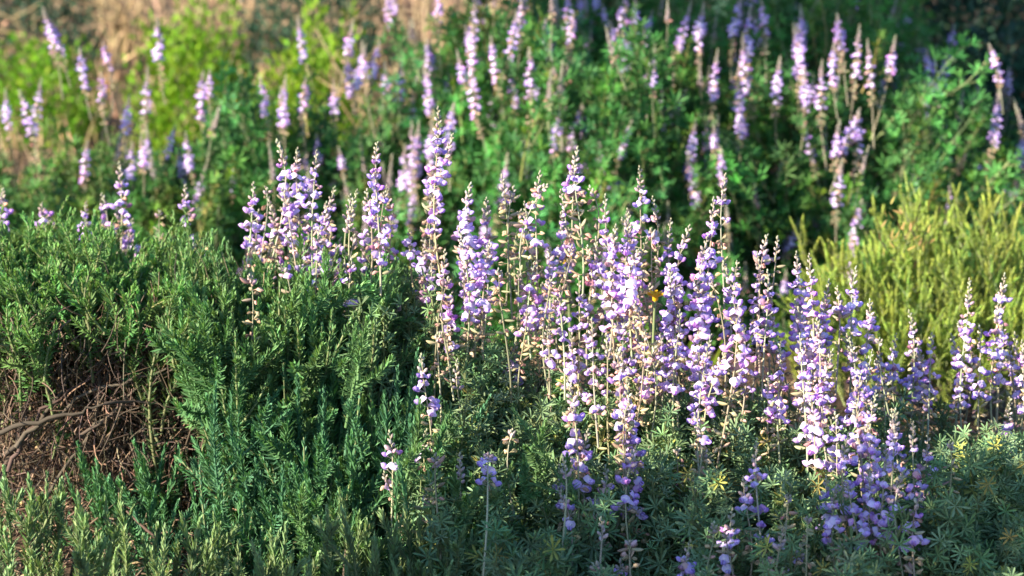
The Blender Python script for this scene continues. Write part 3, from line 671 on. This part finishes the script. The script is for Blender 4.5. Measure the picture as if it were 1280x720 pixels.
back_lupine(1260, 4.6, .32, .4, .28, 300, 'low shaded lupine with dim blue spikes behind the yellow green shrub',
    [(1256, 85, 4.6), (1250, 110, 4.5), (1240, 215, 4.1), (1264, 222, 4.1), (1225, 190, 4.2), (1280, 160, 4.4)], 3)

# ------------------------------------------------------------------ far scrub
LEAFB = T([[0, 0, 0], [.5, -.1, .45], [0, 0, 1], [-.5, -.1, .45]], [[0, 1, 2, 3]])
def scrub(name, label, px, Y, rx, ry, h, n, mat, cat='shrub', leaf=.03, width=.014, group='distant scrub', nb=8, bark=None):
    g = groundpt(at(px, 100, Y)[0], Y); root = thing(name, label, cat, g, group)
    p, d = mound(g, rx, ry, h, n, .45); d = norm(d+R.normal(0, .5, (n, 3)))
    F = frames(d, R.uniform(0, 6.28, n))*np.stack([np.full(n, width), np.full(n, width), leaf*R.uniform(.6, 1.3, n)], -1)[:, None, :]
    link('foliage', make_mesh('foliage', repeat(LEAFB, F, p-g, jit(n, .22, .1)), [mat]), root)
    for i in range(nb): woody(root, 'branch', g, p[R.integers(n)], .008, .002, .15, bark)
    return root
scrub('lime_shrub', 'bright lime green shrub above the soft focus lupines', 245, 6.4, .21, .3, .50, 3600, M_LIME, group='lime green shrubs')
scrub('lime_shrub', 'lime green shrub beside a golden patch, next to the dead twigs', 398, 6.0, .19, .3, .50, 3400, M_LIME, group='lime green shrubs')
scrub('lime_shrub', 'small lime green shrub in the far top corner', 55, 6.8, .20, .3, .34, 2200, M_LIME, group='lime green shrubs')
scrub('lime_shrub', 'dim lime green shrub under the golden weeds', 318, 5.3, .14, .14, .26, 1600, M_LIME, group='lime green shrubs')
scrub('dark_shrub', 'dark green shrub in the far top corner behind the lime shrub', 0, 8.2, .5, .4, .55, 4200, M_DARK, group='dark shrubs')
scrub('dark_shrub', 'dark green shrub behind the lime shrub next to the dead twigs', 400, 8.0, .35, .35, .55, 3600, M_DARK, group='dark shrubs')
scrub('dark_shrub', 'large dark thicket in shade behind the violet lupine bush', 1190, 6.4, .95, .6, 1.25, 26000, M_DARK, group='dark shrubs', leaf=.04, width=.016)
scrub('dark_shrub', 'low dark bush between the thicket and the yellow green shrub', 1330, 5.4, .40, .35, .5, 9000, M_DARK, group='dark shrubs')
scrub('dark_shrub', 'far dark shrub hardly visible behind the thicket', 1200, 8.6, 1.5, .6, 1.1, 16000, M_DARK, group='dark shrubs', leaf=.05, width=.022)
def dead_shrub(label, px, Y, n, h, spread, mat, group='dead twiggy shrubs', r=.0025):
    g = groundpt(at(px, 60, Y)[0], Y); root = thing('dead_shrub', label, 'dead shrub', g, group)
    for i in range(n):
        a = R.uniform(0, 6.28); e = R.uniform(.0, 1.0)
        tip = g+np.array([math.cos(a)*spread*e, math.sin(a)*spread*.6*e, h*R.uniform(.5, 1)*(1-.35*e)])
        P = curve(g, tip, .15, 7); P[1:-1] += R.normal(0, .02, (5, 3)); ts = [tube(P-g, np.linspace(r*1.8, r*.5, 7), 4, jit(1, .2, .05)[0])]
        for k in range(6):
            j = R.integers(2, 6); q = P[j]; w = norm(tip-g)*.6+R.normal(0, .6, 3); e2 = q+norm(w)*R.uniform(.05, .16)
            ts.append(tube(curve(q, e2, .15, 4)-g, np.linspace(r*.8, r*.3, 4), 3, jit(1, .2, .05)[0]))
        link('twig', make_mesh('twig', join(*ts), [mat]), root)
    return root
dead_shrub('grey dead shrub of tangled twigs between lime scrub and the broad lupine bush', 500, 5.2, 34, .82, .30, M_DRY, r=.003)
dead_shrub('dry brown shrub of upright twigs far behind the lime shrubs', 150, 8.0, 20, .62, .7, M_DRY, r=.006)
dead_shrub('pale dry shrub of upright twigs far behind, next to the dark green one', 265, 8.2, 18, .6, .6, M_DRY, r=.006)
def weeds(name, n, x0, x1, y0, y1, mat, h=.12):
    x, y = R.uniform(x0, x1, n), R.uniform(y0, y1, n); p = np.stack([x, y, ground_z(x, y)-.005], 1)
    F = frames(R.normal(0, .35, (n, 3))+[0, 0, 1], R.uniform(0, 6.28, n))*np.stack([np.full(n, .008), np.full(n, .008), h*R.uniform(.4, 1.3, n)], -1)[:, None, :]
    setting(link(name, make_mesh(name, repeat(NEEDLE, F, p, jit(n, .25, .08)), [mat])), 'stuff')
weeds('dry_grass', 6500, -3.4, 0.3, 5.4, 12, M_DRY, .16)
weeds('green_grass', 1200, -3.0, 3.0, 3.2, 7, M_LIME, .08)

# ------------------------------------------------------------------ golden flowers
def golden(px, py, Y, label):
    c = at(px, py, Y); g = groundpt(c[0], Y); root = thing('golden_flower', label, 'flower', g, 'small golden flowers')
    P = curve(g, c, .05, 8); link('stem', make_mesh('stem', tube(P-g, .0018, 5), [M_GST]), root)
    n = 13; a = np.arange(n)/n*6.283
    d = np.stack([np.cos(a), np.sin(a)*.8-.3, np.full(n, .45)], 1)
    F = frames(d, np.zeros(n))*np.array([.006, .006, .012])[None, None, :]
    link('bloom', make_mesh('bloom', join(repeat(NEEDLEF, F, np.tile(c-g, (n, 1)), jit(n, .1, .03)), tube([c-g-[0, 0, .004], c-g+[0, -.002, .002], c-g+[0, -.004, .006]], [.0035, .004, .0015], 8, .8)), [M_GOLD]), root)
golden(706, 325, 2.9, 'golden yellow flower peeping out between the husky stalks of two lupines')
golden(819, 371, 2.31, 'golden yellow flower beside the dark gap by the crowded lilac spikes')
golden(290, 128, 5.0, 'far golden weed beside the lime green shrub')

# ------------------------------------------------------------------ unseen shrubs and a tree, added to shade the low lupines and thicket
def added_shade_shrub(label, x, y, rad_, h, n):
    g = groundpt(x, y); root = thing('added_shade_shrub', label, 'shrub', g, 'added unseen shrubs beside the viewer')
    u = norm(R.normal(0, 1, (n, 3)))*R.random((n, 1))**.4
    p = g+[0, 0, h*.5]+u*[rad_, rad_, h*.5]
    F = frames(R.normal(0, .6, (n, 3))+[0, 0, .6], R.uniform(0, 6.28, n))*np.array([.02, .02, .05])
    link('foliage', make_mesh('foliage', repeat(LEAFB, F, p-g, jit(n, .2, .08)), [M_DARK]), root)
    for i in range(8): woody(root, 'branch', g, p[i], .009, .003, .1)
added_shade_shrub('added unseen knee high leafy shrub beside the viewer that shades the low lupines', -.66, 1.63, .17, .64, 2400)
added_shade_shrub('added unseen taller leafy shrub nearest to the viewer that shades the low lupines', -.65, 1.37, .15, .86, 2600)
def shade_tree():  # unseen tree, put in to throw shade over the thicket and right lupines
    g = groundpt(-2.6, 2.95); root = thing('added_shade_tree', 'added unseen small leafy tree whose shade lies over the far dark thicket', 'tree', g)
    woody(root, 'trunk', g-[0, 0, .05], g+[.05, .02, 2.5], .07, .04, .05)
    n = 12000; u = norm(R.normal(0, 1, (n, 3)))*R.random((n, 1))**.4
    p = g+[0, 0, 2.5]+u*[.9, 1.05, .55]
    F = frames(R.normal(0, .6, (n, 3)), R.uniform(0, 6.28, n))*np.array([.045, .045, .10])
    link('crown', make_mesh('crown', repeat(LEAFB, F, p-g, jit(n, .2, .08)), [M_DARK]), root)
    for i in range(10): woody(root, 'branch', g+[.05, .02, 2.2], p[i], .02, .005, .1)
shade_tree()
